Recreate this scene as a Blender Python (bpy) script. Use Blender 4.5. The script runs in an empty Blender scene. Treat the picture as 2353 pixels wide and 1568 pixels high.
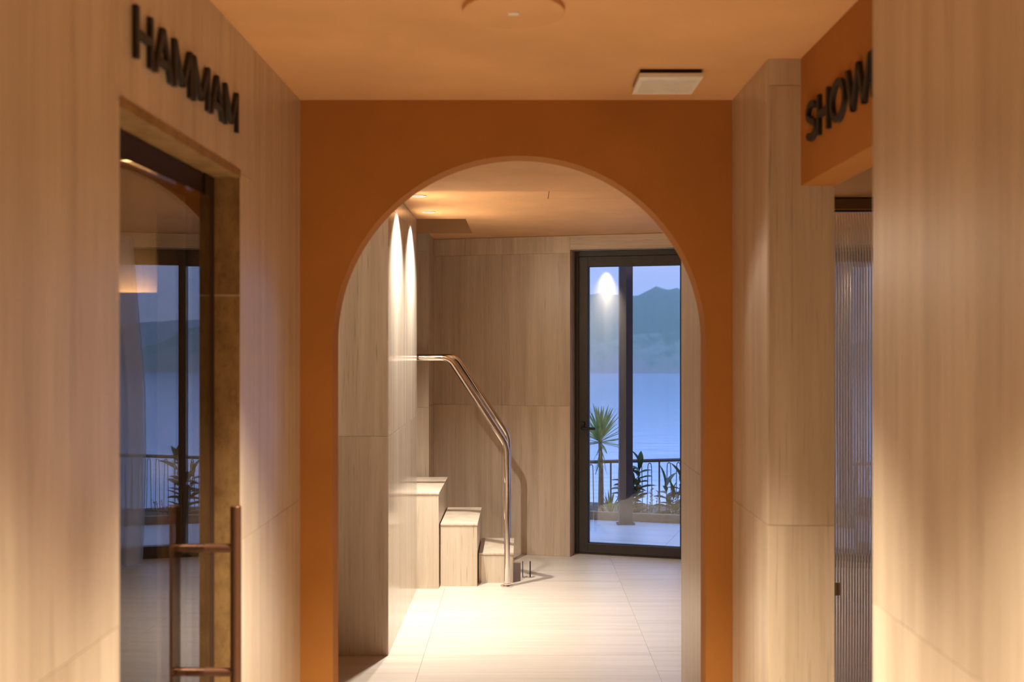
import bpy, bmesh, math, random
from mathutils import Vector, Matrix
random.seed(7)
scene = bpy.context.scene
COL = scene.collection

# ------------------------------------------------------------------ camera / view
F = 2614.0                 # focal length in pixels of the 2353 px wide frame (40 mm)
K = F / 2941.0             # depth scale
VX, VY = 1199.0, 790.0     # vanishing point of the corridor
EYE = 1.6
cam = bpy.data.cameras.new('camera')
cam.lens = 40.0; cam.sensor_width = 36.0
cam.shift_x = (1176.5 - VX) / 2353.0
cam.shift_y = (VY - 784.0) / 2353.0
cam.clip_start = 0.02; cam.clip_end = 4000
cam.dof.use_dof = True
cam.dof.focus_distance = 7.3
cam.dof.aperture_fstop = 3.6
camo = bpy.data.objects.new('camera', cam); COL.objects.link(camo)
camo.location = (0, 0, EYE); camo.rotation_euler = (math.radians(90), 0, 0)
scene.camera = camo
vs = scene.view_settings
vs.view_transform = 'Standard'; vs.look = 'None'; vs.gamma = 1.0
vs.use_curve_mapping = False; vs.exposure = 2.0
scene.cycles.max_bounces = 12; scene.cycles.diffuse_bounces = 6; scene.cycles.adaptive_threshold = 0.02; scene.cycles.glossy_bounces = 6
scene.cycles.transmission_bounces = 12; scene.cycles.transparent_max_bounces = 20
scene.cycles.sample_clamp_indirect = 6.0

# ------------------------------------------------------------------ sky (dusk)
w = bpy.data.worlds.new('dusk'); scene.world = w; w.use_nodes = True
nt = w.node_tree; nt.nodes.clear()
wo = nt.nodes.new('ShaderNodeOutputWorld'); bg = nt.nodes.new('ShaderNodeBackground')
tc = nt.nodes.new('ShaderNodeTexCoord'); sx = nt.nodes.new('ShaderNodeSeparateXYZ')
rp = nt.nodes.new('ShaderNodeValToRGB')
nt.links.new(tc.outputs['Generated'], sx.inputs[0]); nt.links.new(sx.outputs['Z'], rp.inputs[0])
rp.color_ramp.elements[0].position = 0.0; rp.color_ramp.elements[0].color = (0.30, 0.41, 0.72, 1)
rp.color_ramp.elements[1].position = 0.75; rp.color_ramp.elements[1].color = (0.14, 0.23, 0.52, 1)
e = rp.color_ramp.elements.new(0.12); e.color = (0.26, 0.375, 0.70, 1)
nt.links.new(rp.outputs[0], bg.inputs[0]); bg.inputs[1].default_value = 0.98
nt.links.new(bg.outputs[0], wo.inputs[0])

# ------------------------------------------------------------------ lamps of the corridor out of frame overhead
def spot(name, loc, watt, angle, blend, color, radius=0.03, aim=None, parent=None):
    l = bpy.data.lights.new(name, 'SPOT'); l.energy = watt; l.spot_size = math.radians(angle); l.spot_blend = blend
    l.color = color; l.shadow_soft_size = radius
    o = bpy.data.objects.new(name, l); COL.objects.link(o); o.location = loc
    if aim is not None:
        o.rotation_euler = (Vector(aim) - Vector(loc)).to_track_quat('-Z', 'Y').to_euler()
    if parent: o.parent = parent
    return o
WARM = (1.0, 0.88, 0.70)
spot('corridor_lamp', (-0.02, 2.58, 2.385), 190, 84, 0.9, WARM)
spot('corridor_lamp', (0.0, 1.25, 2.385), 116, 84, 0.9, WARM)

# ------------------------------------------------------------------ geometry helpers
def box(bm, x0, x1, y0, y1, z0, z1):
    v = [bm.verts.new(p) for p in ((x0,y0,z0),(x1,y0,z0),(x1,y1,z0),(x0,y1,z0),(x0,y0,z1),(x1,y0,z1),(x1,y1,z1),(x0,y1,z1))]
    for f in ((3,2,1,0),(4,5,6,7),(0,1,5,4),(1,2,6,5),(2,3,7,6),(3,0,4,7)):
        bm.faces.new([v[i] for i in f])
def boxes(*bs):
    bm = bmesh.new()
    for b in bs: box(bm, *b)
    return bm
def prism(bm, poly, axis, a0, a1):
    """extrude a 2-D polygon; axis 'x': poly=(y,z), 'y': poly=(x,z), 'z': poly=(x,y)"""
    def P(p, a):
        return {'x': (a, p[0], p[1]), 'y': (p[0], a, p[1]), 'z': (p[0], p[1], a)}[axis]
    A = [bm.verts.new(P(p, a0)) for p in poly]; B = [bm.verts.new(P(p, a1)) for p in poly]
    n = len(poly); bm.faces.new(A[::-1]); bm.faces.new(B)
    for i in range(n): bm.faces.new((A[i], A[(i+1) % n], B[(i+1) % n], B[i]))
def cyl(bm, c, r, d, axis='z', n=24, r2=None):
    r2 = r if r2 is None else r2
    M = {'z': Matrix.Identity(3), 'x': Matrix.Rotation(math.pi/2, 3, 'Y'), 'y': Matrix.Rotation(-math.pi/2, 3, 'X')}[axis]
    A = []; B = []
    for i in range(n):
        a = 2*math.pi*i/n
        A.append(bm.verts.new(Vector(c) + M @ Vector((r*math.cos(a), r*math.sin(a), 0))))
        B.append(bm.verts.new(Vector(c) + M @ Vector((r2*math.cos(a), r2*math.sin(a), d))))
    bm.faces.new(A[::-1]); bm.faces.new(B)
    for i in range(n): bm.faces.new((A[i], A[(i+1) % n], B[(i+1) % n], B[i]))
def fillet(path, rad, n=6):
    out = [Vector(path[0])]
    for i in range(1, len(path)-1):
        p, a, b = Vector(path[i]), Vector(path[i-1]), Vector(path[i+1])
        u = (a-p); v = (b-p); r = min(rad, u.length*.45, v.length*.45)
        u.normalize(); v.normalize()
        for k in range(n+1):
            t = k/n; out.append((p+u*r)*(1-t)**2 + p*2*t*(1-t) + (p+v*r)*t*t)
    out.append(Vector(path[-1])); return out
def tube(bm, path, r, n=14, taper=None):
    path = [Vector(p) for p in path]; rings = []; up = None
    for i, p in enumerate(path):
        d = (path[min(i+1, len(path)-1)] - path[max(i-1, 0)]).normalized()
        if up is None:
            up = d.orthogonal().normalized()
        up = (up - d*up.dot(d)).normalized(); s = d.cross(up)
        rr = r if taper is None else r*(taper[0] + (taper[1]-taper[0])*i/(len(path)-1))
        rings.append([bm.verts.new(p + (up*math.cos(2*math.pi*k/n) + s*math.sin(2*math.pi*k/n))*rr) for k in range(n)])
    for A, B in zip(rings, rings[1:]):
        for k in range(n): bm.faces.new((A[k], A[(k+1) % n], B[(k+1) % n], B[k]))
    bm.faces.new(rings[0][::-1]); bm.faces.new(rings[-1])
def obj(name, bm, mat, parent=None, smooth=False, bevel=0.0):
    bmesh.ops.recalc_face_normals(bm, faces=bm.faces)
    me = bpy.data.meshes.new(name); bm.to_mesh(me); bm.free()
    me.materials.append(mat)
    if smooth:
        for p in me.polygons: p.use_smooth = True
        me.set_sharp_from_angle(angle=math.radians(40))
    o = bpy.data.objects.new(name, me); COL.objects.link(o)
    if parent is not None: o.parent = parent
    if bevel:
        m = o.modifiers.new('bevel', 'BEVEL'); m.width = bevel; m.segments = 2; m.limit_method = 'ANGLE'
    return o
def empty(name, loc=(0, 0, 0), rz=0.0):
    o = bpy.data.objects.new(name, None); COL.objects.link(o); o.location = loc; o.rotation_euler = (0, 0, rz)
    o.empty_display_size = 0.1
    return o
def tag(o, label=None, cat=None, group=None, kind=None):
    if label: o['label'] = label
    if cat: o['category'] = cat
    if group: o['group'] = group
    if kind: o['kind'] = kind
    return o
def struct(o, label, cat):
    return tag(o, label, cat, kind='structure')
def XP(px, y): return (px - VX) * y / F
def ZP(py, y): return EYE - (py - VY) * y / F

# ------------------------------------------------------------------ materials
def mat(name):
    m = bpy.data.materials.new(name); m.use_nodes = True
    return m, m.node_tree.nodes, m.node_tree.links, m.node_tree.nodes['Principled BSDF']
def travertine(name, light, dark, scale, rough, spec=0.5, tile_var=0.12, pits=True):
    m, N, L, b = mat(name)
    t = N.new('ShaderNodeTexCoord'); oi = N.new('ShaderNodeObjectInfo')
    mul = N.new('ShaderNodeVectorMath'); mul.operation = 'MULTIPLY'; mul.inputs[1].default_value = scale
    add = N.new('ShaderNodeVectorMath'); add.operation = 'ADD'
    off = N.new('ShaderNodeMath'); off.operation = 'MULTIPLY'; off.inputs[1].default_value = 37.0
    L.new(oi.outputs['Random'], off.inputs[0])
    L.new(t.outputs['Object'], mul.inputs[0]); L.new(mul.outputs[0], add.inputs[0]); L.new(off.outputs[0], add.inputs[1])
    n1 = N.new('ShaderNodeTexNoise'); n1.inputs['Scale'].default_value = 1.0; n1.inputs['Detail'].default_value = 5; n1.inputs['Roughness'].default_value = 0.6
    n1.inputs['Distortion'].default_value = 0.35
    L.new(add.outputs[0], n1.inputs['Vector'])
    n2 = N.new('ShaderNodeTexNoise'); n2.inputs['Scale'].default_value = 5.0; n2.inputs['Detail'].default_value = 4
    L.new(add.outputs[0], n2.inputs['Vector'])
    mx = N.new('ShaderNodeMath'); mx.operation = 'MULTIPLY_ADD'; mx.inputs[1].default_value = 0.35
    L.new(n2.outputs['Fac'], mx.inputs[0]); L.new(n1.outputs['Fac'], mx.inputs[2])
    r = N.new('ShaderNodeValToRGB'); r.color_ramp.elements[0].position = 0.47; r.color_ramp.elements[0].color = (*dark, 1)
    r.color_ramp.elements[1].position = 0.83; r.color_ramp.elements[1].color = (*light, 1)
    L.new(mx.outputs[0], r.inputs[0])
    hsv = N.new('ShaderNodeHueSaturation')
    vv = N.new('ShaderNodeMath'); vv.operation = 'MULTIPLY_ADD'; vv.inputs[1].default_value = tile_var; vv.inputs[2].default_value = 1.0 - tile_var/2
    L.new(oi.outputs['Random'], vv.inputs[0]); L.new(vv.outputs[0], hsv.inputs['Value']); L.new(r.outputs[0], hsv.inputs['Color'])
    col = hsv.outputs[0]
    if pits:
        n3 = N.new('ShaderNodeTexNoise'); n3.inputs['Scale'].default_value = 1.0; n3.inputs['Detail'].default_value = 3
        m3 = N.new('ShaderNodeVectorMath'); m3.operation = 'MULTIPLY'; m3.inputs[1].default_value = tuple(s*9 for s in scale)
        L.new(t.outputs['Object'], m3.inputs[0]); L.new(m3.outputs[0], n3.inputs['Vector'])
        pr = N.new('ShaderNodeValToRGB'); pr.color_ramp.elements[0].position = 0.27; pr.color_ramp.elements[0].color = (0.70, 0.68, 0.66, 1)
        pr.color_ramp.elements[1].position = 0.40; pr.color_ramp.elements[1].color = (1, 1, 1, 1)
        L.new(n3.outputs['Fac'], pr.inputs[0])
        mm = N.new('ShaderNodeMix'); mm.data_type = 'RGBA'; mm.blend_type = 'MULTIPLY'; mm.inputs[0].default_value = 1.0
        L.new(col, mm.inputs[6]); L.new(pr.outputs[0], mm.inputs[7]); col = mm.outputs[2]
    L.new(col, b.inputs['Base Color'])
    b.inputs['Roughness'].default_value = rough; b.inputs['Specular IOR Level'].default_value = spec
    return m
def plaster(name, color, rough=0.85):
    m, N, L, b = mat(name)
    t = N.new('ShaderNodeTexCoord'); n = N.new('ShaderNodeTexNoise'); n.inputs['Scale'].default_value = 3.0; n.inputs['Detail'].default_value = 6
    L.new(t.outputs['Object'], n.inputs['Vector'])
    r = N.new('ShaderNodeValToRGB'); r.color_ramp.elements[0].position = 0.3; r.color_ramp.elements[1].position = 0.7
    r.color_ramp.elements[0].color = (*[c*0.92 for c in color], 1); r.color_ramp.elements[1].color = (*[min(1, c*1.07) for c in color], 1)
    L.new(n.outputs['Fac'], r.inputs[0]); L.new(r.outputs[0], b.inputs['Base Color'])
    n2 = N.new('ShaderNodeTexNoise'); n2.inputs['Scale'].default_value = 160.0; n2.inputs['Detail'].default_value = 4
    L.new(t.outputs['Object'], n2.inputs['Vector'])
    bp = N.new('ShaderNodeBump'); bp.inputs['Strength'].default_value = 0.25; bp.inputs['Distance'].default_value = 0.002
    L.new(n2.outputs['Fac'], bp.inputs['Height']); L.new(bp.outputs[0], b.inputs['Normal'])
    b.inputs['Roughness'].default_value = rough; b.inputs['Specular IOR Level'].default_value = 0.25
    return m
def plain(name, color, rough=0.5, metal=0.0, spec=0.5, vary=0.06, vscale=20.0):
    m, N, L, b = mat(name)
    t = N.new('ShaderNodeTexCoord'); n = N.new('ShaderNodeTexNoise'); n.inputs['Scale'].default_value = vscale; n.inputs['Detail'].default_value = 3
    L.new(t.outputs['Object'], n.inputs['Vector'])
    r = N.new('ShaderNodeValToRGB'); r.color_ramp.elements[0].position = 0.3; r.color_ramp.elements[1].position = 0.7
    r.color_ramp.elements[0].color = (*[c*(1-vary) for c in color], 1); r.color_ramp.elements[1].color = (*[min(1, c*(1+vary)) for c in color], 1)
    L.new(n.outputs['Fac'], r.inputs[0]); L.new(r.outputs[0], b.inputs['Base Color'])
    b.inputs['Roughness'].default_value = rough; b.inputs['Metallic'].default_value = metal; b.inputs['Specular IOR Level'].default_value = spec
    return m
def glass(name, tint, f0):
    """thin pane: Schlick mirror reflection over clear tinted transmission, per face"""
    m = bpy.data.materials.new(name); m.use_nodes = True; N = m.node_tree.nodes; L = m.node_tree.links; N.clear()
    out = N.new('ShaderNodeOutputMaterial'); mix = N.new('ShaderNodeMixShader'); tr = N.new('ShaderNodeBsdfTransparent'); gl = N.new('ShaderNodeBsdfGlossy')
    gl.inputs['Roughness'].default_value = 0.0; tr.inputs[0].default_value = (*tint, 1); gl.inputs[0].default_value = (1, 1, 1, 1)
    lw = N.new('ShaderNodeLayerWeight'); lw.inputs[0].default_value = 0.5
    pw = N.new('ShaderNodeMath'); pw.operation = 'POWER'; pw.inputs[1].default_value = 5.0
    ma = N.new('ShaderNodeMath'); ma.operation = 'MULTIPLY_ADD'; ma.inputs[1].default_value = 1-f0; ma.inputs[2].default_value = f0
    L.new(lw.outputs['Facing'], pw.inputs[0]); L.new(pw.outputs[0], ma.inputs[0]); L.new(ma.outputs[0], mix.inputs[0])
    L.new(tr.outputs[0], mix.inputs[1]); L.new(gl.outputs[0], mix.inputs[2]); L.new(mix.outputs[0], out.inputs[0])
    return m
def emit(name, color, s):
    m = bpy.data.materials.new(name); m.use_nodes = True; N = m.node_tree.nodes; N.clear()
    o = N.new('ShaderNodeOutputMaterial'); e = N.new('ShaderNodeEmission'); e.inputs[0].default_value = (*color, 1); e.inputs[1].default_value = s
    m.node_tree.links.new(e.outputs[0], o.inputs[0]); return m

TL, TD = (0.61, 0.49, 0.36), (0.46, 0.35, 0.24)
M_wall = travertine('travertine_wall', TL, TD, (13, 13, 0.45), 0.30)
M_pier = travertine('travertine_polished', (0.66, 0.57, 0.45), (0.50, 0.41, 0.31), (13, 13, 0.45), 0.15, 0.5)
M_floor = travertine('travertine_floor', (0.57, 0.495, 0.405), (0.47, 0.40, 0.315), (0.6, 20, 20), 0.38, 0.4, 0.05, pits=False)
M_step = travertine('travertine_step', (0.68, 0.57, 0.43), (0.55, 0.44, 0.32), (13, 13, 0.45), 0.35, 0.4, 0.05)
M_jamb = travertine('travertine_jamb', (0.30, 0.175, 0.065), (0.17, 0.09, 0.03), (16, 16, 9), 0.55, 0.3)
M_back = plain('masonry', (0.52, 0.43, 0.32), 0.9)
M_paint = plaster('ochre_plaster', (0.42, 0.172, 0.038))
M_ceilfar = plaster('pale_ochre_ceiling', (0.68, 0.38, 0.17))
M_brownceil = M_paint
M_frame = plain('bronze_aluminium', (0.045, 0.036, 0.028), 0.45, 0.0, 0.4)
M_dframe = plain('brown_metal', (0.035, 0.016, 0.009), 0.6, 0.0, 0.2)
M_black = plain('black_letter', (0.012, 0.010, 0.009), 0.55)
M_bronze = plain('dark_bronze', (0.12, 0.05, 0.025), 0.42, 0.6)
M_steel = plain('polished_steel', (0.80, 0.74, 0.68), 0.07, 1.0, vary=0.01)
M_dsteel = plain('black_chrome', (0.06, 0.06, 0.065), 0.18, 0.9)
M_glass = glass('window_glass', (0.97, 0.985, 0.99), 0.065)
M_dglass = glass('door_glass', (0.74, 0.67, 0.58), 0.095)
M_white = plain('white_plastic', (0.78, 0.72, 0.63), 0.5)
M_dark = plain('dark_gap', (0.015, 0.01, 0.008), 0.9)
M_lens = emit('lamp_lens', (1.0, 0.96, 0.92), 0.22)
M_led = emit('led_strip', (1.0, 0.72, 0.38), 5.0)

# ------------------------------------------------------------------ tiled wall helper
GAP = 0.0012
def tiles(parent, plane, at, us, zs, m, thick=0.010, skip=None, name='tile'):
    """plane 'x+','x-','y-': tile face at coordinate `at`, facing that way. us, zs: joint positions"""
    for i in range(len(us)-1):
        for j in range(len(zs)-1):
            if skip and skip(0.5*(us[i]+us[i+1]), 0.5*(zs[j]+zs[j+1])): continue
            u0, u1, z0, z1 = us[i]+GAP/2, us[i+1]-GAP/2, zs[j]+GAP/2, zs[j+1]-GAP/2
            if plane == 'x+': b = (at-thick, at, u0, u1, z0, z1)
            elif plane == 'x-': b = (at, at+thick, u0, u1, z0, z1)
            else: b = (u0, u1, at, at+thick, z0, z1)
            obj(name, boxes(b), m, parent, bevel=0.0005)
T = 0.011   # tile + adhesive behind the face

# ------------------------------------------------------------------ main dimensions
XL, XR = -0.7335, 0.6975              # corridor wall faces
YA0, YA1 = 4.238*K, 4.362*K           # arch wall
ZC = 2.407                            # corridor ceiling
YD0, YD1, ZD = 2.335*K, 3.334*K, 2.045  # hammam door opening
YP0, YP1, XPI = 6.563*K, 8.33*K, -0.685  # pier beyond the arch
YS = 6.60*K; ZSO = 2.386              # soffit beyond the arch
ZF = 2.412                            # far ceiling
YST = 9.42*K                          # wall behind the stair
TH = math.atan(0.300)                 # angle of the terrace facade
P0 = Vector((0.362, 9.6*K))           # facade: corner of the door opening
def fac_y(x): return P0.y - math.tan(TH)*(x-P0.x)
YR = 5.6*K                            # end of the right-hand wall beyond the arch

# ---- left corridor wall with the hammam door opening
wl = struct(obj('wall_left', boxes((-0.95, XL-T, -5.0, YD0, 0, ZC), (-0.95, XL-T, YD1, YA1, 0, ZC), (-0.95, XL-T, YD0, YD1, ZD, ZC)), M_back),
            'travertine clad corridor wall holding the hammam door and its black letters', 'wall')
jy = [-5.0, -0.2, 2.317*K-1.07, 2.317*K]
tiles(wl, 'x+', XL, jy, [0, 1.085, ZC], M_wall)
tiles(wl, 'x+', XL, [2.317*K, YD0], [0, 1.085, ZD], M_wall)
tiles(wl, 'x+', XL, [2.317*K, 3.507*K], [ZD, ZC], M_wall)
tiles(wl, 'x+', XL, [YD1, 3.507*K], [0, 1.085, ZD], M_wall)
tiles(wl, 'x+', XL, [3.507*K, YA0], [0, 1.085, ZC], M_wall)
tiles(wl, 'x-', -0.961, [1.0, 2.0], [0, 1.2, 2.3], M_wall)
# stone lining of the opening (rough cut edges)
for b in ((-0.806, XL-0.001, YD1-0.0005, YD1+0.012, 0, 1.724), (-0.806, XL-0.001, YD1-0.0005, YD1+0.012, 1.727, ZD)):
    obj('jamb_lining', boxes(b), M_jamb, wl)
obj('jamb_lining', boxes((-0.806, XL-0.001, YD0-0.012, YD0+0.0005, 0, ZD)), M_jamb, wl)
obj('soffit_lining', boxes((-0.806, XL-0.001, YD0, YD1, ZD-0.012, ZD+0.001)), M_jamb, wl)
obj('soffit_arris', boxes((XL-0.016, XL+0.0015, YD0, YD1, ZD-0.0125, ZD+0.008)), M_jamb, wl)

# ---- right corridor wall: near part, far pier, and header
wr = struct(obj('wall_right', boxes((XR+T, 0.8855, -5.0, 2.545*K-0.001, 0, ZC)), M_back),
            'travertine wall at the right edge nearest the camera', 'wall')
tiles(wr, 'x-', XR, [-5.0, -0.1, 2.545*K-1.19, 2.545*K], [0, 1.085, ZC], M_wall)
obj('tile', boxes((XR+T, 0.8855, 2.545*K-0.001, 2.545*K+0.009, 0, ZC)), M_wall, wr)
wp = struct(obj('wall_right.001', boxes((XR+T, 0.8855, 3.624*K+T, YR, 0, ZSO-0.001)), M_wall),
            'travertine pier between the shower opening and the ochre arch', 'wall')
tiles(wp, 'x-', XR, [3.624*K+T, YA0-0.001], [0, 1.085, ZC], M_wall)
tiles(wp, 'x-', XR, [YA1+0.002, YR], [0, 1.085, ZSO-0.002], M_wall)
tiles(wp, 'y-', 3.624*K, [XR+0.001, 0.8855], [0, 1.085, 2.331], M_wall)
tiles(wp, 'y-', 3.624*K, [XR+0.001, 0.792], [2.331, ZC], M_wall)
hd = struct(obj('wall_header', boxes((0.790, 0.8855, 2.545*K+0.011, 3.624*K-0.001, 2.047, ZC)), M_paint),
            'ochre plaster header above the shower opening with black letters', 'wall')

# ---- ceiling of the corridor
ce = struct(obj('ceiling', boxes((-0.95, 1.0, -5.0, YA0, ZC, ZC+0.12)), M_ceilfar), 'ochre plaster ceiling over the corridor', 'ceiling')
struct(obj('wall_behind', boxes((-0.95, 1.0, -5.12, -5.0, 0, ZC)), M_wall), 'travertine wall closing the corridor behind the camera', 'wall')

# ---- arch wall
bm = bmesh.new()
XA0, XA1 = XP(765, YA0), XP(1622, YA0); XC = (XA0+XA1)/2; R = (XA1-XA0)/2; ZA = ZP(358, YA0) - R
n = 72
inner = [(XA0, 0.0)] + [(XC - R*math.cos(math.pi*i/n), ZA + R*math.sin(math.pi*i/n)) for i in range(n+1)] + [(XA1, 0.0)]
def outer(i):
    x, z = inner[i]
    if i == 0: return (XL, 0.0)
    if i == len(inner)-1: return (XR, 0.0)
    a = math.pi*(i-1)/n; dx, dz = -math.cos(a), math.sin(a)
    x0, z0 = XC, ZA
    t = 1e9
    if dx < -1e-6: t = min(t, (XL-x0)/dx)
    if dx > 1e-6: t = min(t, (XR-x0)/dx)
    if dz > 1e-6: t = min(t, (ZC-z0)/dz)
    return (x0+dx*t, z0+dz*t)
corner = []
ring = []
for i in range(len(inner)):
    ring.append((inner[i], outer(i)))
vf = [[bm.verts.new((p[0], y, p[1])) for y in (YA0, YA1)] for p, q in ring]
vo = [[bm.verts.new((q[0], y, q[1])) for y in (YA0, YA1)] for p, q in ring]
for i in range(len(ring)-1):
    for k in (0, 1): bm.faces.new((vf[i][k], vf[i+1][k], vo[i+1][k], vo[i][k]))
    bm.faces.new((vf[i][0], vf[i][1], vf[i+1][1], vf[i+1][0]))
    # fill the square corners of the spandrels
    (a, b), (c, d) = (ring[i][1], ring[i+1][1])
    if abs(a-c) > 1e-6 and abs(b-d) > 1e-6:
        cx = XL if a < XC else XR
        for k, y in ((0, YA0), (1, YA1)):
            cv = bm.verts.new((cx, y, ZC)); bm.faces.new((vo[i][k], vo[i+1][k], cv))
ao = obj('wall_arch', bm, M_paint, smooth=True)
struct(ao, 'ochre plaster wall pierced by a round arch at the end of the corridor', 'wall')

# ---- spaces beyond the arch
def slab_holes(x0, x1, y0, y1, z0, z1, holes):
    xs = sorted({x0, x1, *[h[0] for h in holes], *[h[1] for h in holes]}); ys = sorted({y0, y1, *[h[2] for h in holes], *[h[3] for h in holes]})
    bm = bmesh.new()
    for i in range(len(xs)-1):
        for j in range(len(ys)-1):
            cx, cy = (xs[i]+xs[i+1])/2, (ys[j]+ys[j+1])/2
            if any(h[0] < cx < h[1] and h[2] < cy < h[3] for h in holes): continue
            box(bm, xs[i], xs[i+1], ys[j], ys[j+1], z0, z1)
    return bm
struct(obj('ceiling.001', boxes((-2.3, 3.1, YA1+0.001, YS, ZSO, ZF+0.2)), M_ceilfar), 'lower ochre soffit just beyond the arch', 'ceiling')
XO = -0.365                     # edge of the stair opening in the ceiling
HX0, HX1, HY0, HY1 = 0.144, XP(1425, 7.17*K), YS+0.0, 7.17*K
cf = struct(obj('ceiling.002', slab_holes(-2.3, 3.1, YS+0.001, 9.3, ZF, ZF+0.12, [(-2.3, XO, YP1, YST), (HX0, HX1, YS+0.02, HY1)]), M_ceilfar),
            'glowing pale ochre ceiling of the stair hall with round downlights', 'ceiling')
obj('access_hatch', boxes((HX0+0.004, HX1-0.001, YS+0.024, HY1-0.0012, ZF+0.0005, ZF+0.02)), M_ceilfar, cf)
obj('hatch_light_block', boxes((HX0-0.03, HX1+0.03, YS, HY1+0.05, ZF+0.121, ZF+0.14)), M_dark, cf)  # unseen box added to stop sky light leaking through the hatch gap
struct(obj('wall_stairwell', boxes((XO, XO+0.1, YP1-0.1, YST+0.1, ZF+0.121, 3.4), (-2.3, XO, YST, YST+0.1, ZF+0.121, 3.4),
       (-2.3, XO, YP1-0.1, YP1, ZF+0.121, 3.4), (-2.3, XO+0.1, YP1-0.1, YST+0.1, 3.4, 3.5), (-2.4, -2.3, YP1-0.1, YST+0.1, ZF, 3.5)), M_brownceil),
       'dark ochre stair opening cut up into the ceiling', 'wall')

spot('pier_front_fill', (-2.0, 4.25, 2.3), 14, 66, 0.7, WARM, 0.04, aim=(-0.95, 5.83, 1.65))  # added fill with no fitting, brightens the front face of the pier
spot('stairwell_fill', (-1.4, 7.7, 3.35), 1.0, 150, 1.0, WARM, 0.05)  # added fill inside the closed stairwell, lifts its dark opening
# pier with the grazing downlights
pi = struct(obj('wall_pier', boxes((-2.3, XPI-T, YP0+T, YP1, 0, ZF)), M_back), 'polished travertine pier washed by two white scallops of light', 'wall')
tiles(pi, 'y-', YP0, [-2.3, -1.6, XPI], [0, 1.125, ZSO-0.001], M_wall)
tiles(pi, 'x+', XPI, [YP0+T, YP1-0.001], [0, 1.125, 2.31, ZF-0.001], M_pier)
obj('tile', boxes((-1.2, XPI, YP1, YP1+0.01, 0, ZF-0.001)), M_wall, pi)
# wall behind the stair and its return
ws = struct(obj('wall_stair', boxes((-2.3, -0.684-T, YST+T, YST+0.9, 0, ZF-0.0)), M_back), 'travertine wall at the back of the stair flight', 'wall')
tiles(ws, 'y-', YST, [-2.3, -1.5, -0.684], [0, 1.13, 2.28, ZF], M_wall)
tiles(ws, 'x+', -0.684, [YST+T, fac_y(-0.684)-0.001], [0, 1.13, 2.28, ZF-0.001], M_wall)
struct(obj('wall_passage', boxes((-2.4, -2.3, YA1, YST+0.9, 0, ZF)), M_wall), 'travertine wall closing the side passage behind the arch', 'wall')
struct(obj('wall_passage.001', boxes((-2.3, -0.951, 3.80, YA1-0.001, 0, ZF+0.1)), M_wall), 'travertine wall between the hammam and the side passage', 'wall')

# angled facade wall (local frame: x along the wall, y outward)
fw = empty('wall_facade', (P0.x, P0.y, 0), -TH)
struct(fw, 'travertine clad wall beside and above the terrace door', 'wall')
ZL = 2.305
LX0 = (-0.684-P0.x)/math.cos(TH) - 0.0
obj('wall_core', boxes((LX0-0.25, -T, T, 0.32, 0, ZF-0.001), (-T, 3.1, T, 0.32, ZL+T, ZF-0.001), (2.6, 3.1, T, 0.32, 0, ZL+T)), M_back, fw)
tiles(fw, 'y-', 0.0, [LX0-0.012, -0.535, 0.0], [0, 1.13, 2.28], M_wall)
tiles(fw, 'y-', 0.0, [LX0-0.012, 0.0], [2.28, ZF-0.002], M_wall)
tiles(fw, 'y-', 0.0, [0.0, 1.25, 2.6, 3.0], [ZL, ZF-0.002], travertine('travertine_lintel', TL, TD, (0.6, 13, 13), 0.30))
obj('reveal', boxes((-T, 0, T, 0.31, 0, ZL)), M_wall, fw)
obj('reveal', boxes((0, 2.6, 0.0005, 0.31, ZL, ZL+T)), M_wall, fw)
struct(obj('wall_far_right', boxes((2.9, 3.05, 4.0, 9.0, 0, ZF)), M_wall), 'travertine wall at the far right of the stair hall', 'wall')

# ---- floors
def clip(poly, a, b, c):
    """keep a*x+b*y<=c"""
    out = []
    for i in range(len(poly)):
        p, q = poly[i], poly[(i+1) % len(poly)]
        fp, fq = a*p[0]+b*p[1]-c, a*q[0]+b*q[1]-c
        if fp <= 0: out.append(p)
        if fp*fq < 0:
            t = fp/(fp-fq); out.append((p[0]+(q[0]-p[0])*t, p[1]+(q[1]-p[1])*t))
    return out
OUTN = (math.sin(TH), math.cos(TH)); OUTC = OUTN[0]*P0.x + OUTN[1]*P0.y + 0.145
base = clip([(-2.3, -5.0), (3.1, -5.0), (3.1, 9.2), (-2.3, 9.2)], OUTN[0], OUTN[1], OUTC)
bm = bmesh.new(); prism(bm, base, 'z', -0.14, -0.011)
fl = struct(obj('floor', bm, M_back), 'pale travertine tile floor with fine joints along its veins', 'floor')
ft = 0
cols = [-0.503 + 1.165*k for k in range(-2, 5)]
rows = [6.57*K + 0.60*k for k in range(-14, 7)]
for i in range(len(cols)-1):
    for j in range(len(rows)-1):
        x0, x1, y0, y1 = max(cols[i], -2.3), min(cols[i+1], 3.1), rows[j], rows[j+1]
        if i >= 3: y0 += 0.07; y1 += 0.07
        pl = clip([(x0+GAP/2, y0+GAP/2), (x1-GAP/2, y0+GAP/2), (x1-GAP/2, y1-GAP/2), (x0+GAP/2, y1-GAP/2)], OUTN[0], OUTN[1], OUTC)
        if len(pl) < 3: continue
        bm = bmesh.new(); prism(bm, pl, 'z', -0.011, 0.0)
        obj('floor_tile', bm, M_floor, fl)

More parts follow.
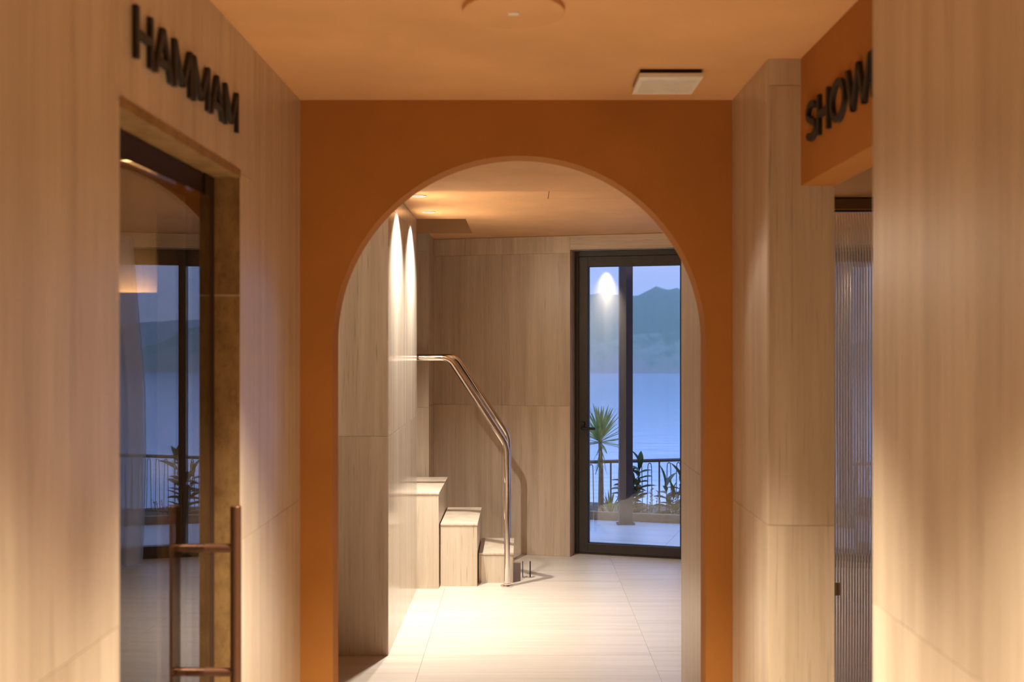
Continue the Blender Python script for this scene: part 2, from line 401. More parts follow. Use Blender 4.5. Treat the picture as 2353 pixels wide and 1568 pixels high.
# ---- hammam room behind the glass door
struct(obj('wall_hammam', boxes((-3.0, -0.962, 3.75, 3.80, 0, 2.4), (-3.1, -3.0, 0.9, 3.80, 0, 2.4), (-3.0, -0.951, 0.8, 0.9, 0, 2.4), (-3.0, -0.951, 0.8, 3.80, 2.3, 2.4),
       (-3.0, -0.951, 0.8, 3.80, -0.1, 0.0)), M_wall), 'travertine lined hammam room seen dimly behind the glass door', 'wall')
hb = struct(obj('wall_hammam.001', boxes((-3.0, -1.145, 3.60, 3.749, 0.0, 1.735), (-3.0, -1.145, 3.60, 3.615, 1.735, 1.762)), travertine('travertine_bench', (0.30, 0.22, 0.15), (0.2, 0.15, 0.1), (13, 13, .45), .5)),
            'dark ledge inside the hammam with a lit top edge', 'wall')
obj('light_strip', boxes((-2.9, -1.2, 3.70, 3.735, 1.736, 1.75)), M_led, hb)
struct(obj('wall_hammam.002', boxes((-1.112, -0.962, 3.58, 3.749, 0, 2.299)), M_wall), 'travertine corner pier inside the hammam', 'wall')

# ---- shower room behind the right-hand opening
YG = 5.3                      # plane of the fluted screen
struct(obj('wall_shower', boxes((2.45, 2.55, 1.6, YG+0.06, 0, ZP(455, YG)-0.001), (2.55, 2.9, YG, YG+0.06, 0, ZP(455, YG)-0.001), (0.8865, 2.45, 1.5, 1.6, 0, ZP(455, YG)-0.001)), M_wall), 'travertine walls of the shower room', 'wall')
struct(obj('ceiling.003', boxes((0.8865, 2.9, 1.5, YG+0.06, ZP(455, YG), ZSO-0.001)), M_ceilfar), 'ochre ceiling strip over the showers', 'ceiling')

# ================================================================== objects
# ---- hammam glass door (structure) and its pull handle
fr = 0.0
d1 = empty('door_1', (-0.82, YD0, 0)); struct(d1, 'tinted glass hammam door in a dark brown frame, slightly ajar', 'door')
inv = Matrix.Translation((0.82, -YD0, 0))
def obj_at(name, bm, m, parent, **kw):
    bmesh.ops.transform(bm, matrix=parent.matrix_basis.inverted(), verts=bm.verts)
    return obj(name, bm, m, parent, **kw)
YI = 3.24*K
obj_at('frame_stile', boxes((-0.852, -0.800, YI, YD1-0.001, 0, ZD-0.013)), M_dframe, d1, bevel=0.002)
obj_at('frame_stile', boxes((-0.865, -0.822, YD0+0.001, YD0+0.03, 0, ZD-0.013)), M_dframe, d1, bevel=0.002)
obj_at('frame_head', boxes((-0.860, -0.808, YD0+0.031, YI-0.001, ZD-0.0712, ZD-0.013)), M_dframe, d1, bevel=0.002)
EPS = 0.0224
xa = lambda y: -0.790 - EPS*(3.2*K - y)
bm = bmesh.new()
ya, yb = YD0+0.035, YI-0.004
prism(bm, [(xa(ya)-0.010, ya), (xa(yb)-0.010, yb), (xa(yb), yb), (xa(ya), ya)], 'z', 0.008, ZD-0.0718)
obj_at('glass_pane', bm, M_dglass, d1)
hy = 3.2*K - 0.005; hx = XP(542, hy)
h = obj_at('pull_handle', (lambda b: (cyl(b, (hx, hy, 0.655), 0.0135, ZP(1163, hy)-0.655), b)[1])(bmesh.new()), M_bronze, d1, smooth=True, bevel=0.002)
for py in (1260, 1545):
    b = bmesh.new(); cyl(b, (xa(hy), hy, ZP(py, hy)), 0.011, hx-xa(hy), 'x', 16)
    bmesh.ops.transform(b, matrix=d1.matrix_basis.inverted(), verts=b.verts)
    obj('handle_standoff', b, M_bronze, h, smooth=True)

# ---- raised letters
def ringpart(cx, cy, rx, ry, t, a0, a1, n=18):
    ps = []
    for i in range(n):
        a, b = math.radians(a0+(a1-a0)*i/n), math.radians(a0+(a1-a0)*(i+1)/n)
        ps.append([(cx+rx*math.cos(a), cy+ry*math.sin(a)), (cx+rx*math.cos(b), cy+ry*math.sin(b)),
                   (cx+(rx-t)*math.cos(b), cy+(ry-t)*math.sin(b)), (cx+(rx-t)*math.cos(a), cy+(ry-t)*math.sin(a))])
    return ps
def glyph(ch, wd, h, s):
    R_ = lambda x0, x1, y0, y1: [(x0, y0), (x1, y0), (x1, y1), (x0, y1)]
    if ch == 'H': return [R_(0, s, 0, h), R_(wd-s, wd, 0, h), R_(s, wd-s, h*.5-s*.5, h*.5+s*.5)]
    if ch == 'A':
        c = wd/2
        return [[(0, 0), (s*1.1, 0), (c+s*.55, h), (c-s*.55, h)], [(wd-s*1.1, 0), (wd, 0), (c+s*.55, h), (c-s*.55, h)], R_(wd*.22, wd*.78, h*.22, h*.22+s*.9)]
    if ch == 'M':
        c = wd/2
        return [R_(0, s, 0, h), R_(wd-s, wd, 0, h), [(0, h), (s*1.1, h), (c+s*.5, h*.12), (c-s*.5, h*.12)], [(wd-s*1.1, h), (wd, h), (c+s*.5, h*.12), (c-s*.5, h*.12)]]
    if ch == 'W':
        q = wd/4; o = []
        for k, (x0, x1) in enumerate(((0, q), (2*q, q), (2*q, 3*q), (4*q, 3*q))):
            o.append([(x1-s*.52, 0), (x1+s*.52, 0), (x0+s*.52, h), (x0-s*.52, h)])
        return o
    if ch == 'O': return ringpart(wd/2, h/2, wd/2, h/2*1.03, s, 0, 360, 32)
    if ch == 'S':
        r1 = h*.27; c = wd/2
        return ringpart(c, h-r1, wd/2, r1+s*.08, s, 20, 270, 18) + ringpart(c, r1, wd/2*1.02, r1+s*.08, s, 90, -160, 18)
    if ch == 'E': return [R_(0, s, 0, h), R_(s, wd, 0, s), R_(s, wd, h-s, h), R_(s, wd*.9, h*.5-s*.5, h*.5+s*.5)]
    if ch == 'R': return [R_(0, s, 0, h), R_(s, wd*.55, h-s, h), R_(s, wd*.55, h*.45, h*.45+s), [(wd*.4, h*.45), (wd*.68, h*.45), (wd, 0), (wd-s*1.2, 0)]] + ringpart(wd*.55, h*.725, wd*.42, h*.275, s, -90, 90, 12)
def sign(name, text, widths, gap, h, s, x, y0, z0, sgn, depth, label):
    """sgn=+1: on the left wall facing +x, reading towards +y; -1: on the right, reading towards -y"""
    root = empty(name, (x, y0, z0)); tag(root, label, 'sign')
    u = 0.0
    for ch in text:
        wd = widths[ch]; bm = bmesh.new()
        for poly in glyph(ch, wd, h, s):
            prism(bm, [(sgn*(u+p[0]), p[1]) for p in poly], 'x', 0.0005*sgn, depth*sgn)
        obj('letter', bm, M_black, root); u += wd + gap
    return root
W1 = {'H': 0.098, 'A': 0.118, 'M': 0.130}
sign('hammam_sign', 'HAMMAM', W1, 0.0095, 0.100, 0.0155, XL+0.0005, 2.408*K, 2.139, 1, 0.010, 'raised black letters spelling HAMMAM above the glass door')
W2 = {'S': 0.098, 'H': 0.108, 'O': 0.128, 'W': 0.178, 'E': 0.085, 'R': 0.095}
sign('showers_sign', 'SHOWERS', W2, 0.018, 0.106, 0.018, 0.7895, 3.515*K, 2.150, -1, 0.011, 'raised black letters spelling SHOWERS on the ochre header')

# ---- round ceiling cap
c0 = (XP(1180, 3.07*K), 3.07*K)
rc = empty('ceiling_rosette', (c0[0], c0[1], ZC)); tag(rc, 'round ochre ceiling rosette with a tiny slot at its centre', 'rosette')
bm = bmesh.new(); cyl(bm, (0, 0, -0.014), 0.122, 0.014, n=64); bmesh.ops.scale(bm, vec=(1, 1.15, 1), verts=bm.verts)
obj('disc', bm, M_ceilfar, rc, smooth=True, bevel=0.002)
obj('slot', boxes((-0.012, 0.012, -0.010, 0.010, -0.0165, -0.0141)), M_white, rc)

# ---- ceiling vent
vy0, vy1 = 0.775*F/607, 0.775*F/568
vx0, vx1 = XP(1469, vy0), XP(1616, vy0)
zv = ZC - 0.026
vr = empty('ceiling_vent', (vx0, vy0, ZC)); tag(vr, 'white rectangular slotted air vent on the ochre ceiling', 'vent')
vw, vd = vx1-vx0, vy1-vy0
obj('housing', boxes((0.004, vw-0.004, 0.006, vd-0.006, -0.012, 0.0)), M_dark, vr)
obj('frame', boxes((0, vw, 0, 0.035, -0.026, -0.012), (0, vw, vd-0.02, vd, -0.026, -0.012), (0, 0.016, 0.035, vd-0.02, -0.026, -0.012), (vw-0.016, vw, 0.035, vd-0.02, -0.026, -0.012)), M_white, vr, bevel=0.002)
ns = 9
for i in range(ns):
    a = 0.035 + (vd-0.055)*i/ns
    obj('slat', boxes((0.016, vw-0.016, a+0.004, a+(vd-0.055)/ns, -0.0250, -0.0165)), M_white, vr)

# ---- recessed downlights by the pier
def downlight(px, py, yv, label, watt):
    x = XP(px, yv)
    r = empty('downlight', (x, yv, ZF)); tag(r, label, 'downlight', 'downlights over the pier')
    bm = bmesh.new()
    n = 32; ra, rb = 0.042, 0.034
    A = [bm.verts.new((ra*math.cos(2*math.pi*i/n), ra*math.sin(2*math.pi*i/n), 0)) for i in range(n)]
    B = [bm.verts.new((ra*math.cos(2*math.pi*i/n), ra*math.sin(2*math.pi*i/n), -0.004)) for i in range(n)]
    C_ = [bm.verts.new((rb*math.cos(2*math.pi*i/n), rb*math.sin(2*math.pi*i/n), -0.004)) for i in range(n)]
    D = [bm.verts.new((rb*math.cos(2*math.pi*i/n), rb*math.sin(2*math.pi*i/n), 0)) for i in range(n)]
    for i in range(n):
        j = (i+1) % n
        bm.faces.new((A[i], A[j], B[j], B[i])); bm.faces.new((B[i], B[j], C_[j], C_[i])); bm.faces.new((C_[i], C_[j], D[j], D[i])); bm.faces.new((D[i], D[j], A[j], A[i]))
    obj('trim_ring', bm, M_white, r)
    bm = bmesh.new(); cyl(bm, (0, 0, -0.0025), 0.033, 0.002, n=32); obj('lens', bm, M_lens, r)
    spot('downlight_beam', (0, 0, -0.006), watt, 112, 1.0, (1.0, 0.94, 0.86), 0.022, parent=r)
downlight(962, 450, 0.812*F/340, 'round white downlight nearer the arch in the hall ceiling', 94)
downlight(985, 487, 0.812*F/303, 'round white downlight nearer the stair in the hall ceiling', 94)

# ---- stair of stone steps (each step a thing of the flight)
st = empty('stair', (-0.3, 8.4*K, 0)); tag(st, 'pale travertine steps climbing left beside the polished pier', 'stair')
steps = [(-0.288, -0.055, 8.556*K, 9.22*K, 0.200), (-0.536, -0.2905, 8.43*K, 9.28*K, 0.414), (-0.80, -0.5385, 8.345*K, 9.33*K, 0.628), (-1.06, -0.8025, 8.345*K, 9.33*K, 0.842)]
for x0, x1, y0, y1, z in steps:
    s_ = obj_at('step', boxes((x0, x1-0.004, y0+0.004, y1, 0, z-0.016)), M_step, st)
    b = boxes((x0, x1, y0, y1, z-0.014, z)); bmesh.ops.transform(b, matrix=st.matrix_basis.inverted(), verts=b.verts)
    obj('tread', b, M_step, s_, bevel=0.0015)

# ---- handrails
def handrail(yv, label):
    r = empty('handrail', (-0.0975, yv, 0)); tag(r, label, 'handrail', 'stair handrails')
    bm = bmesh.new()
    path = [(-0.0975, yv, 0.008), (-0.0975, yv, 0.925), (-0.478, yv, 1.506), (-1.0, yv, 1.506)]
    tube(bm, fillet(path, 0.055, 8), 0.0195, 20)
    obj_at('rail', bm, M_steel, r, smooth=True)
    bm = bmesh.new(); cyl(bm, (-0.0975, yv, 0.0005), 0.043, 0.009, n=40)
    obj_at('base_flange', bm, M_steel, r, smooth=True, bevel=0.0015)
    bm = bmesh.new(); cyl(bm, (-0.0975, yv, 0.0096), 0.024, 0.012, n=32)
    obj_at('collar', bm, M_steel, r, smooth=True)
handrail(8.43*K, 'polished steel handrail on the near side of the steps')
handrail(9.36*K, 'polished steel handrail on the far side of the steps')

# ---- small polished floor bracket beside the lowest step
by = 1.6*F/(1328-790)
br = empty('floor_bracket', (XP(1210, by), by, 0)); tag(br, 'small polished steel bracket standing on the floor beside the lowest step', 'bracket')
obj('base_plate', boxes((-0.029, 0.029, -0.012, 0.012, 0.0003, 0.004)), M_steel, br)
for x0, x1 in ((-0.029, -0.023), (0.020, 0.029)):
    obj('upright', boxes((x0, x1, -0.012, 0.012, 0.0041, 0.112)), M_dsteel, br, bevel=0.001)

# ---- terrace door (door_2) and window beside it, in the frame of the facade
d2 = empty('door_2', (P0.x, P0.y, 0), -TH); struct(d2, 'dark bronze framed glass terrace door looking out to the sea', 'door')
FY0, FY1 = 0.14, 0.215
DX0, DX1 = 0.0, (1.190-P0.x)/math.cos(TH)
def rect_frame(bm, x0, x1, z0, z1, y0, y1, w, wt=None, wb=None, wr=None):
    wt = wt or w; wb = wb if wb is not None else w; wr = wr or w
    box(bm, x0, x0+w, y0, y1, z0, z1); box(bm, x1-wr, x1, y0, y1, z0, z1)
    box(bm, x0+w, x1-wr, y0, y1, z1-wt, z1); box(bm, x0+w, x1-wr, y0, y1, z0, z0+wb)
bm = bmesh.new(); rect_frame(bm, DX0+0.003, DX1, 0, ZL-0.003, FY0, FY1, 0.030, 0.040, 0.012, 0.022); obj('frame', bm, M_frame, d2, bevel=0.002)
bm = bmesh.new(); rect_frame(bm, DX0+0.036, DX1-0.024, 0.014, ZL-0.046, FY0-0.004, FY1-0.005, 0.068, 0.074, 0.070, 0.034); lf = obj('leaf', bm, M_frame, d2, bevel=0.002)
bm = bmesh.new(); rect_frame(bm, DX0+0.104, DX1-0.058, 0.084, ZL-0.120, FY0+0.012, FY0+0.03, 0.004); obj('gasket', bm, M_black, lf)
obj('glass_pane', boxes((DX0+0.1035, DX1-0.0575, FY0+0.030, FY0+0.036, 0.0835, ZL-0.1195)), M_glass, lf)
hz = ZP(984, 9.72*K); hxl = 0.069
bm = bmesh.new(); cyl(bm, (hxl, FY0-0.004, hz), 0.020, -0.009, 'y', 28); ro = obj('lever_handle', bm, M_black, d2, smooth=True)
bm = bmesh.new(); tube(bm, fillet([(hxl, FY0-0.013, hz), (hxl, FY0-0.055, hz), (hxl+0.105, FY0-0.055, hz)], 0.015, 5), 0.010, 14); obj('lever', bm, M_black, ro, smooth=True)
bm = bmesh.new(); cyl(bm, (hxl, FY0-0.004, hz+0.035), 0.0165, -0.022, 'y', 28, 0.013); obj('thumb_turn', bm, M_black, ro, smooth=True)
w1 = empty('window_1', (P0.x, P0.y, 0), -TH); struct(w1, 'tall fixed window beside the terrace door, half behind a curtain', 'window')
bm = bmesh.new(); rect_frame(bm, DX1+0.001, 2.598, 0, ZL-0.003, FY0, FY1, 0.006, 0.115, 0.09); obj('frame', bm, M_frame, w1, bevel=0.002)
obj('glass_pane', boxes((DX1+0.0065, 2.592, FY0+0.030, FY0+0.036, 0.0905, ZL-0.1185)), M_glass, w1)

# ---- sheer curtain
m, N, L, b = mat('sheer_linen'); N.remove(b)
out = [n_ for n_ in N if n_.type == 'OUTPUT_MATERIAL'][0]
t = N.new('ShaderNodeTexCoord'); nz = N.new('ShaderNodeTexNoise'); mp = N.new('ShaderNodeMapping'); mp.inputs['Scale'].default_value = (220, 220, 30)
L.new(t.outputs['Object'], mp.inputs[0]); L.new(mp.outputs[0], nz.inputs['Vector'])
rr = N.new('ShaderNodeValToRGB'); rr.color_ramp.elements[0].color = (0.66, 0.63, 0.60, 1); rr.color_ramp.elements[1].color = (0.84, 0.81, 0.78, 1); L.new(nz.outputs['Fac'], rr.inputs[0])
df = N.new('ShaderNodeBsdfDiffuse'); ts = N.new('ShaderNodeBsdfTranslucent'); tp = N.new('ShaderNodeBsdfTransparent'); a1 = N.new('ShaderNodeMixShader'); a2 = N.new('ShaderNodeMixShader')
L.new(rr.outputs[0], df.inputs[0]); L.new(rr.outputs[0], ts.inputs[0])
a1.inputs[0].default_value = 0.5; a2.inputs[0].default_value = 0.22
L.new(df.outputs[0], a1.inputs[1]); L.new(ts.outputs[0], a1.inputs[2]); L.new(a1.outputs[0], a2.inputs[1]); L.new(tp.outputs[0], a2.inputs[2]); L.new(a2.outputs[0], out.inputs[0])
M_linen = m
bm = bmesh.new(); nu, nv = 120, 30; g = []
cx0, cx1 = 1.375, 2.15
for j in range(nv+1):
    z = 0.012 + (ZF-0.05)*j/nv; row = []
    q = j/nv
    for i in range(nu+1):
        u = i/nu
        xs = cx0 + 0.05*max(0, q-0.55)/0.45 - 0.01*math.sin(q*5) + (cx1-cx0)*u
        yy = fac_y(xs) - 0.16 + (0.035+0.012*(1-q))*math.sin(u*38 + 0.7*math.sin(q*3)) + 0.012*math.sin(u*11+q*4)
        row.append(bm.verts.new((xs, yy, z)))
    g.append(row)
for j in range(nv):
    for i in range(nu): bm.faces.new((g[j][i], g[j][i+1], g[j+1][i+1], g[j+1][i]))
tag(obj('curtain', bm, M_linen, smooth=True), 'sheer grey linen curtain reflected in the hammam door', 'curtain')

# ---- shower: fluted glass partition
fg = empty('shower_screen', (1.30, YG, 0)); tag(fg, 'fluted glass shower screen under a brown rail', 'shower screen')
m, N, L, b = mat('fluted_glass'); b.inputs['Base Color'].default_value = (0.86, 0.80, 0.72, 1); b.inputs['Transmission Weight'].default_value = 1.0
b.inputs['Roughness'].default_value = 0.08; b.inputs['IOR'].default_value = 1.5
nz = N.new('ShaderNodeTexNoise'); nz.inputs['Scale'].default_value = 3.0; mr = N.new('ShaderNodeMapRange'); mr.inputs['To Min'].default_value = 0.01; mr.inputs['To Max'].default_value = 0.03
L.new(nz.outputs['Fac'], mr.inputs[0]); L.new(mr.outputs[0], b.inputs['Roughness'])
M_flute = m
zt = ZP(487, YG); zr = ZP(456.5, YG)
bm = bmesh.new(); pitch = 0.0130; nr = 88; sub = 8; A = []; x0 = 0.0
prof = []
for k in range(nr*sub+1):
    ph = (k % sub)/sub
    prof.append((k*pitch/sub, -0.0055*math.sin(math.pi*ph)))
fa = [[bm.verts.new((x, y, z)) for x, y in prof] for z in (0.02, zt-0.002)]
fb = [[bm.verts.new((x, 0.006, z)) for x, y in (prof[0], prof[-1])] for z in (0.02, zt-0.002)]
for k in range(len(prof)-1): bm.faces.new((fa[0][k], fa[0][k+1], fa[1][k+1], fa[1][k]))
bm.faces.new((fb[0][0], fb[0][1], fb[1][1], fb[1][0]))
bm.faces.new((fa[0][0], fa[1][0], fb[1][0], fb[0][0])); bm.faces.new((fa[0][-1], fa[1][-1], fb[1][1], fb[0][1]))
bm.faces.new(fa[0] + [fb[0][1], fb[0][0]]); bm.faces.new(fa[1] + [fb[1][1], fb[1][0]])
obj('fluted_pane', bm, M_flute, fg, smooth=False)
obj('top_rail', boxes((0, 1.145, -0.02, 0.012, zt+0.012, zr-0.002)), plain('rail_brown', (0.20, 0.12, 0.06), 0.5), fg)
obj('lower_lip', boxes((0, 1.145, -0.024, 0.012, zt-0.001, zt+0.0045)), M_black, fg)
obj('rail_band', boxes((0, 1.145, -0.023, 0.012, zt+0.0045, zt+0.012)), plain('rail_tan', (0.40, 0.26, 0.16), 0.5), fg)
obj('upper_lip', boxes((0, 1.145, -0.024, 0.012, zr-0.002, zr+0.001)), M_black, fg)
M_brass = plain('brass', (0.45, 0.30, 0.14), 0.35, 0.8)
cz = ZP(1355, YG)
obj('glass_clamp', boxes((XP(1919, YG)-1.30, XP(1930, YG)-1.30, 0.0062, 0.022, cz-0.03, cz+0.03)), M_brass, fg, bevel=0.003)

# ================================================================== outdoors
M_terr = travertine('terrace_paving', (0.80, 0.79, 0.77), (0.68, 0.67, 0.65), (0.6, 20, 20), 0.35, 0.5, 0.05, pits=False)
M_kerb = plain('timber_kerb', (0.27, 0.17, 0.10), 0.7, vary=0.2)
M_soil = plain('soil', (0.07, 0.055, 0.04), 0.95, vary=0.3)
M_postm = plain('dark_steel_post', (0.03, 0.033, 0.04), 0.5)
tr = empty('terrace', (P0.x, P0.y, 0), -TH); struct(tr, 'pale stone terrace outside the glass door', 'terrace')
KD = (11.56*K - P0.y + 0.3*0.6)*math.cos(TH)      # kerb distance from the facade
obj('paving_bed', boxes((-3, 6, 0.22, KD, -0.2, -0.025)), M_back, tr)
for i in range(-3, 7):
    for j in range(3):
        y0 = 0.22+0.6*j; y1 = min(y0+0.6, KD)
        if y1-y0 < 0.02: continue
        obj('paving_slab', boxes((i*0.9-0.3, i*0.9+0.6-0.003, y0, y1-0.003, -0.025, -0.006)), M_terr, tr)
ke = empty('terrace_kerb', (P0.x, P0.y, 0), -TH); tag(ke, 'low brown timber kerb along the terrace edge', 'kerb')
for i in range(-1, 3): obj('kerb_board', boxes((i*2.0-0.5, i*2.0+1.497, KD, KD+0.06, -0.2, 0.067)), M_kerb, ke)
obj('bed', boxes((-3, 6, KD+0.061, KD+2.2, -5.2, -0.16)), M_soil, empty('planting_bed', (P0.x, P0.y, 0), -TH))
struct(bpy.data.objects['planting_bed'], 'dark soil bed between the terrace and the railing', 'bed')
# post of the terrace
py_ = 11.38*K
po = empty('terrace_post', (XP(1437.5, py_), py_, 0)); tag(po, 'dark steel post standing at the terrace edge outside the glass door', 'post')
pw = 31*py_/F
obj('shaft', boxes((-pw/2, pw/2, -0.045, 0.045, -0.004, 3.3)), M_postm, po, bevel=0.003)
obj('foot_plate', boxes((-pw/2-0.02, pw/2+0.02, -0.05, 0.05, -0.0055, 0.006)), M_postm, po)

# railing with hairpin balusters
M_iron = plain('painted_iron', (0.10, 0.06, 0.045), 0.5)
RY = 12.4*K; zt_r = EYE - 272*RY/F
ra = math.atan(0.25*K)
rl = empty('railing', (0.65, RY, 0), ra); tag(rl, 'thin iron railing with hairpin balusters in front of the sea', 'railing')
bm = bmesh.new(); tube(bm, [(-3.0, 0, zt_r), (4.0, 0, zt_r)], 0.017, 12); obj('top_rail', bm, M_iron, rl, smooth=True)
bm = bmesh.new(); tube(bm, [(-3.0, 0, -0.10), (4.0, 0, -0.10)], 0.010, 8); obj('bottom_rail', bm, M_iron, rl, smooth=True)
sp = 23*RY/F/math.cos(ra)
hp = None; pst = None
x0 = (XP(1514, RY*1.017) - 0.65)/math.cos(ra)
for k in range(-16, 28):
    xk = x0 + k*sp
    if xk > 3.9 or xk < -1.6: continue
    if k % 5 == 0:
        if pst is None:
            bm = bmesh.new(); tube(bm, [(0, 0, -0.14), (0, 0, zt_r-0.015)], 0.009, 8); pst = obj('baluster_post', bm, M_iron, rl, smooth=True); o = pst
        else:
            o = pst.copy(); COL.objects.link(o); o.parent = rl
    else:
        if hp is None:
            bm = bmesh.new(); arc = [(-0.027, 0, -0.10), (-0.019, 0, zt_r-0.08)]
            arc += [(-0.017*math.cos(a), 0, zt_r-0.052+0.017*math.sin(a)*1.6) for a in [math.pi*i/10 for i in range(11)]] + [(0.019, 0, zt_r-0.08), (0.027, 0, -0.10)]
            tube(bm, arc, 0.0045, 6); hp = obj('hairpin_baluster', bm, M_iron, rl, smooth=True); o = hp
        else:
            o = hp.copy(); COL.objects.link(o); o.parent = rl
    o.location = (xk, 0, 0)

# plants
def leaf_mesh(name, L_, W_, droop, m, fold=0.25, n=6):
    bm = bmesh.new(); rows_ = []
    for i in range(n+1):
        t_ = i/n; wv = W_*math.sin(math.pi*min(1, t_*0.92+0.08))**0.8*(1 if t_ < 1 else 0.05)
        z = -droop*t_*t_
        rows_.append([bm.verts.new((t_*L_, -wv/2, z+wv*fold)), bm.verts.new((t_*L_, 0, z)), bm.verts.new((t_*L_, wv/2, z+wv*fold))])
    for A_, B_ in zip(rows_, rows_[1:]):
        bm.faces.new((A_[0], A_[1], B_[1], B_[0])); bm.faces.new((A_[1], A_[2], B_[2], B_[1]))
    bmesh.ops.solidify(bm, geom=bm.faces[:], thickness=0.0015)
    bmesh.ops.recalc_face_normals(bm, faces=bm.faces)
    me = bpy.data.meshes.new(name); bm.to_mesh(me); bm.free(); me.materials.append(m)
    for p in me.polygons: p.use_smooth = True
    return me
M_yuc = plain('yucca_green', (0.34, 0.46, 0.14), 0.45, vary=0.25, vscale=9)
M_leaf = plain('glossy_leaf_green', (0.14, 0.22, 0.09), 0.35, vary=0.3, vscale=14)
M_bark = plain('bark', (0.14, 0.10, 0.07), 0.9, vary=0.3)
def add_leaf(me, parent, loc, az, el, roll=0.0, s=1.0, name='leaf'):
    o = bpy.data.objects.new(name, me); COL.objects.link(o); o.parent = parent
    o.matrix_basis = Matrix.Translation(loc) @ Matrix.Rotation(az, 4, 'Z') @ Matrix.Rotation(-el, 4, 'Y') @ Matrix.Rotation(roll, 4, 'X') @ Matrix.Scale(s, 4)
    return o
yl = leaf_mesh('yucca_leaf', 0.33, 0.026, 0.02, M_yuc, 0.2)
yl2 = leaf_mesh('yucca_leaf_dry', 0.16, 0.016, 0.05, M_yuc, 0.2)
def yucca(x, y, z0, zc, nl, label, s=1.0):
    r = empty('yucca', (x, y, z0)); tag(r, label, 'yucca', 'yuccas on the terrace edge')
    if zc - z0 > 0.1:
        bm = bmesh.new(); tube(bm, [(0, 0, 0), (0.01, 0, (zc-z0)*.5), (0, 0, zc-z0)], 0.022, 10, (1.2, 0.8)); obj('trunk', bm, M_bark, r, smooth=True)
        for i in range(18): add_leaf(yl2, r, (0, 0, zc-z0-0.05-0.012*i), i*2.4, -0.7-0.3*random.random(), 0, random.uniform(.6, 1), 'dry_leaf')
    for i in range(nl):
        el = math.radians(-12 + 98*(i/nl)**0.8 + random.uniform(-5, 5))
        add_leaf(yl, r, (0, 0, zc-z0-0.03+0.05*i/nl), i*2.39996+random.uniform(-.2, .2), el, random.uniform(-.3, .3), s*random.uniform(.8, 1.1))
yy_ = 12.0*K
yucca(XP(1379, yy_), yy_, -0.16, ZP(1012, yy_), 60, 'tall spiky yucca on a slim trunk seen through the left of the door')
yucca(XP(1400, yy_), yy_-0.1, -0.16, ZP(1185, yy_), 26, 'low spiky yucca tuft at the foot of the terrace door view', 0.75)
lm = leaf_mesh('shrub_leaf', 0.105, 0.038, 0.02, M_leaf)
def shrub(x, y, h, nl, spread, label, s=1.0):
    r = empty('leafy_shrub', (x, y, -0.16)); tag(r, label, 'shrub', 'leafy shrubs along the railing')
    k = 0
    for q in range(3):
        dx, dy = spread*math.cos(q*2.1+.4), spread*math.sin(q*2.1+.4)*.6
        hh = h*(1-.18*q)
        bm = bmesh.new(); tube(bm, [(0, 0, 0), (dx*.5, dy*.5, hh*.55), (dx, dy, hh)], 0.006, 7, (1.3, .5)); obj('stem', bm, M_bark, r, smooth=True)
        for i in range(nl//3):
            t_ = 0.25+0.75*i/(nl/3-1)
            p = Vector((dx*t_, dy*t_, hh*t_))
            add_leaf(lm, r, p, k*2.4+q, math.radians(20+50*(t_ > .93)+random.uniform(-15, 20)), random.uniform(-.4, .4), s*random.uniform(.8, 1.25)); k += 1
shrub(XP(1452, yy_), yy_-0.05, 0.62, 78, 0.08, 'dense dark leafy shrub just right of the terrace post', 1.5)
shrub(XP(1545, yy_), yy_-0.05, 0.52, 42, 0.09, 'leafy shrub at the right edge of the glass door', 1.6)
shrub(1.93, yy_-0.1, 0.68, 54, 0.09, 'tall leafy shrub reflected in the hammam door', 1.6)
fm = leaf_mesh('herb_leaf', 0.035, 0.014, 0.004, M_leaf)
def herb(x, y, h, label):
    r = empty('herb_plant', (x, y, -0.16)); tag(r, label, 'plant', 'small herbs below the railing')
    for q in range(6):
        dx, dy = random.uniform(-.12, .12), random.uniform(-.08, .08); hh = h*random.uniform(.6, 1)
        bm = bmesh.new(); tube(bm, [(dx*.3, dy*.3, 0), (dx, dy, hh)], 0.0025, 5); obj('stem', bm, M_leaf, r)
        for i in range(9):
            t_ = .3+.7*i/8; add_leaf(fm, r, (dx*(.3+.7*t_), dy*(.3+.7*t_), hh*t_), i*2.4+q, .6, 0, random.uniform(.8, 1.3))
herb(XP(1495, yy_), yy_, 0.40, 'fine leaved herb between the two leafy shrubs')
herb(2.15, yy_, 0.30, 'fine leaved herb under the railing reflected in the hammam door')

# sea and far shores
m, N, L, b = mat('sea_water'); b.inputs['Base Color'].default_value = (0.50, 0.63, 0.82, 1); b.inputs['Roughness'].default_value = 0.12
t = N.new('ShaderNodeTexCoord'); mp = N.new('ShaderNodeMapping'); mp.inputs['Scale'].default_value = (0.35, 1.0, 1); nz = N.new('ShaderNodeTexNoise'); nz.inputs['Scale'].default_value = 0.9; nz.inputs['Detail'].default_value = 6
L.new(t.outputs['Object'], mp.inputs[0]); L.new(mp.outputs[0], nz.inputs['Vector']); bp = N.new('ShaderNodeBump'); bp.inputs['Strength'].default_value = 0.09; bp.inputs['Distance'].default_value = 0.5
L.new(nz.outputs['Fac'], bp.inputs['Height']); L.new(bp.outputs[0], b.inputs['Normal'])
SEA = -4.4
bm = bmesh.new(); box(bm, -1500, 2500, 11.5, 3000, SEA-0.5, SEA)
tag(obj('sea', bm, m), 'calm pale blue sea below the terrace', 'sea', kind='structure')
m, N, L, b = mat('hillside'); t = N.new('ShaderNodeTexCoord'); nz = N.new('ShaderNodeTexNoise'); nz.inputs['Scale'].default_value = 0.22; nz.inputs['Detail'].default_value = 8; nz.inputs['Roughness'].default_value = 0.7
L.new(t.outputs['Object'], nz.inputs['Vector'])
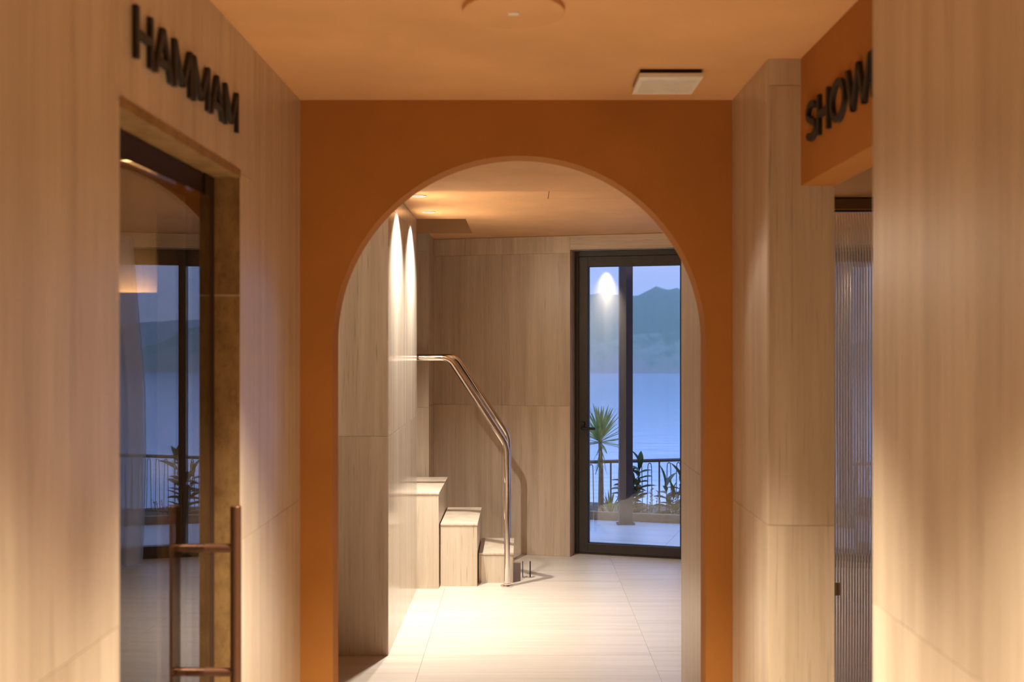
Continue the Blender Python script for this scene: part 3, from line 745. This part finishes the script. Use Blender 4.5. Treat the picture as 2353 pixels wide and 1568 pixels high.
sxyz = N.new('ShaderNodeSeparateXYZ'); L.new(t.outputs['Object'], sxyz.inputs[0])
ma = N.new('ShaderNodeMath'); ma.operation = 'MULTIPLY_ADD'; ma.inputs[1].default_value = 0.035; L.new(sxyz.outputs['Z'], ma.inputs[0]); L.new(nz.outputs['Fac'], ma.inputs[2])
r_ = N.new('ShaderNodeValToRGB'); cr = r_.color_ramp; cr.elements[0].position = 0.28; cr.elements[0].color = (0.34, 0.28, 0.26, 1); cr.elements[1].position = 0.62; cr.elements[1].color = (0.08, 0.18, 0.08, 1)
e = cr.elements.new(0.48); e.color = (0.20, 0.28, 0.17, 1)
L.new(ma.outputs[0], r_.inputs[0]); L.new(r_.outputs[0], b.inputs['Base Color']); b.inputs['Roughness'].default_value = 0.95; b.inputs['Specular IOR Level'].default_value = 0.1
M_hill = m
from mathutils import noise
def hill(name, cx, cy, wx, wy, height, seed, label, fr=0.03):
    bm = bmesh.new(); nx, ny = 90, 40; G = []
    for j in range(ny+1):
        row = []
        for i in range(nx+1):
            u, v = i/nx*2-1, j/ny*2-1
            x, y = cx+u*wx, cy+v*wy
            env = max(0, 1-u*u)**0.6 * max(0, 1-v*v)**0.7
            nn = noise.fractal(Vector((x*fr, y*fr, seed)), 0.9, 2.1, 6)
            z = SEA - 1.5 + (height+1.5)*env*(0.82+0.35*nn) + (0.9*noise.fractal(Vector((x*.25, y*.25, seed+5)), 1, 2, 4) if env > 0 else 0)
            row.append(bm.verts.new((x, y, z)))
        G.append(row)
    for j in range(ny):
        for i in range(nx): bm.faces.new((G[j][i], G[j][i+1], G[j+1][i+1], G[j+1][i]))
    o = obj(name, bm, M_hill, smooth=True); struct(o, label, 'hill')
hill('headland', 10, 290, 95, 62, 24, 1.0, 'hazy wooded headland across the water behind the glass door')
hill('distant_hill', 190, 580, 120, 50, 19, 4.0, 'distant blue hills reflected in the hammam door', 0.012)

# evening haze over the water
m = bpy.data.materials.new('haze'); m.use_nodes = True; N = m.node_tree.nodes; N.clear()
o_ = N.new('ShaderNodeOutputMaterial'); v_ = N.new('ShaderNodeVolumeScatter'); v_.inputs['Color'].default_value = (0.86, 0.93, 1, 1); v_.inputs['Density'].default_value = 0.0024
m.node_tree.links.new(v_.outputs[0], o_.inputs['Volume'])
hz_ = obj('haze', boxes((-300, 700, 40, 900, SEA+0.05, 70)), m)
tag(hz_, 'blue evening haze lying over the sea', 'haze', kind='stuff')
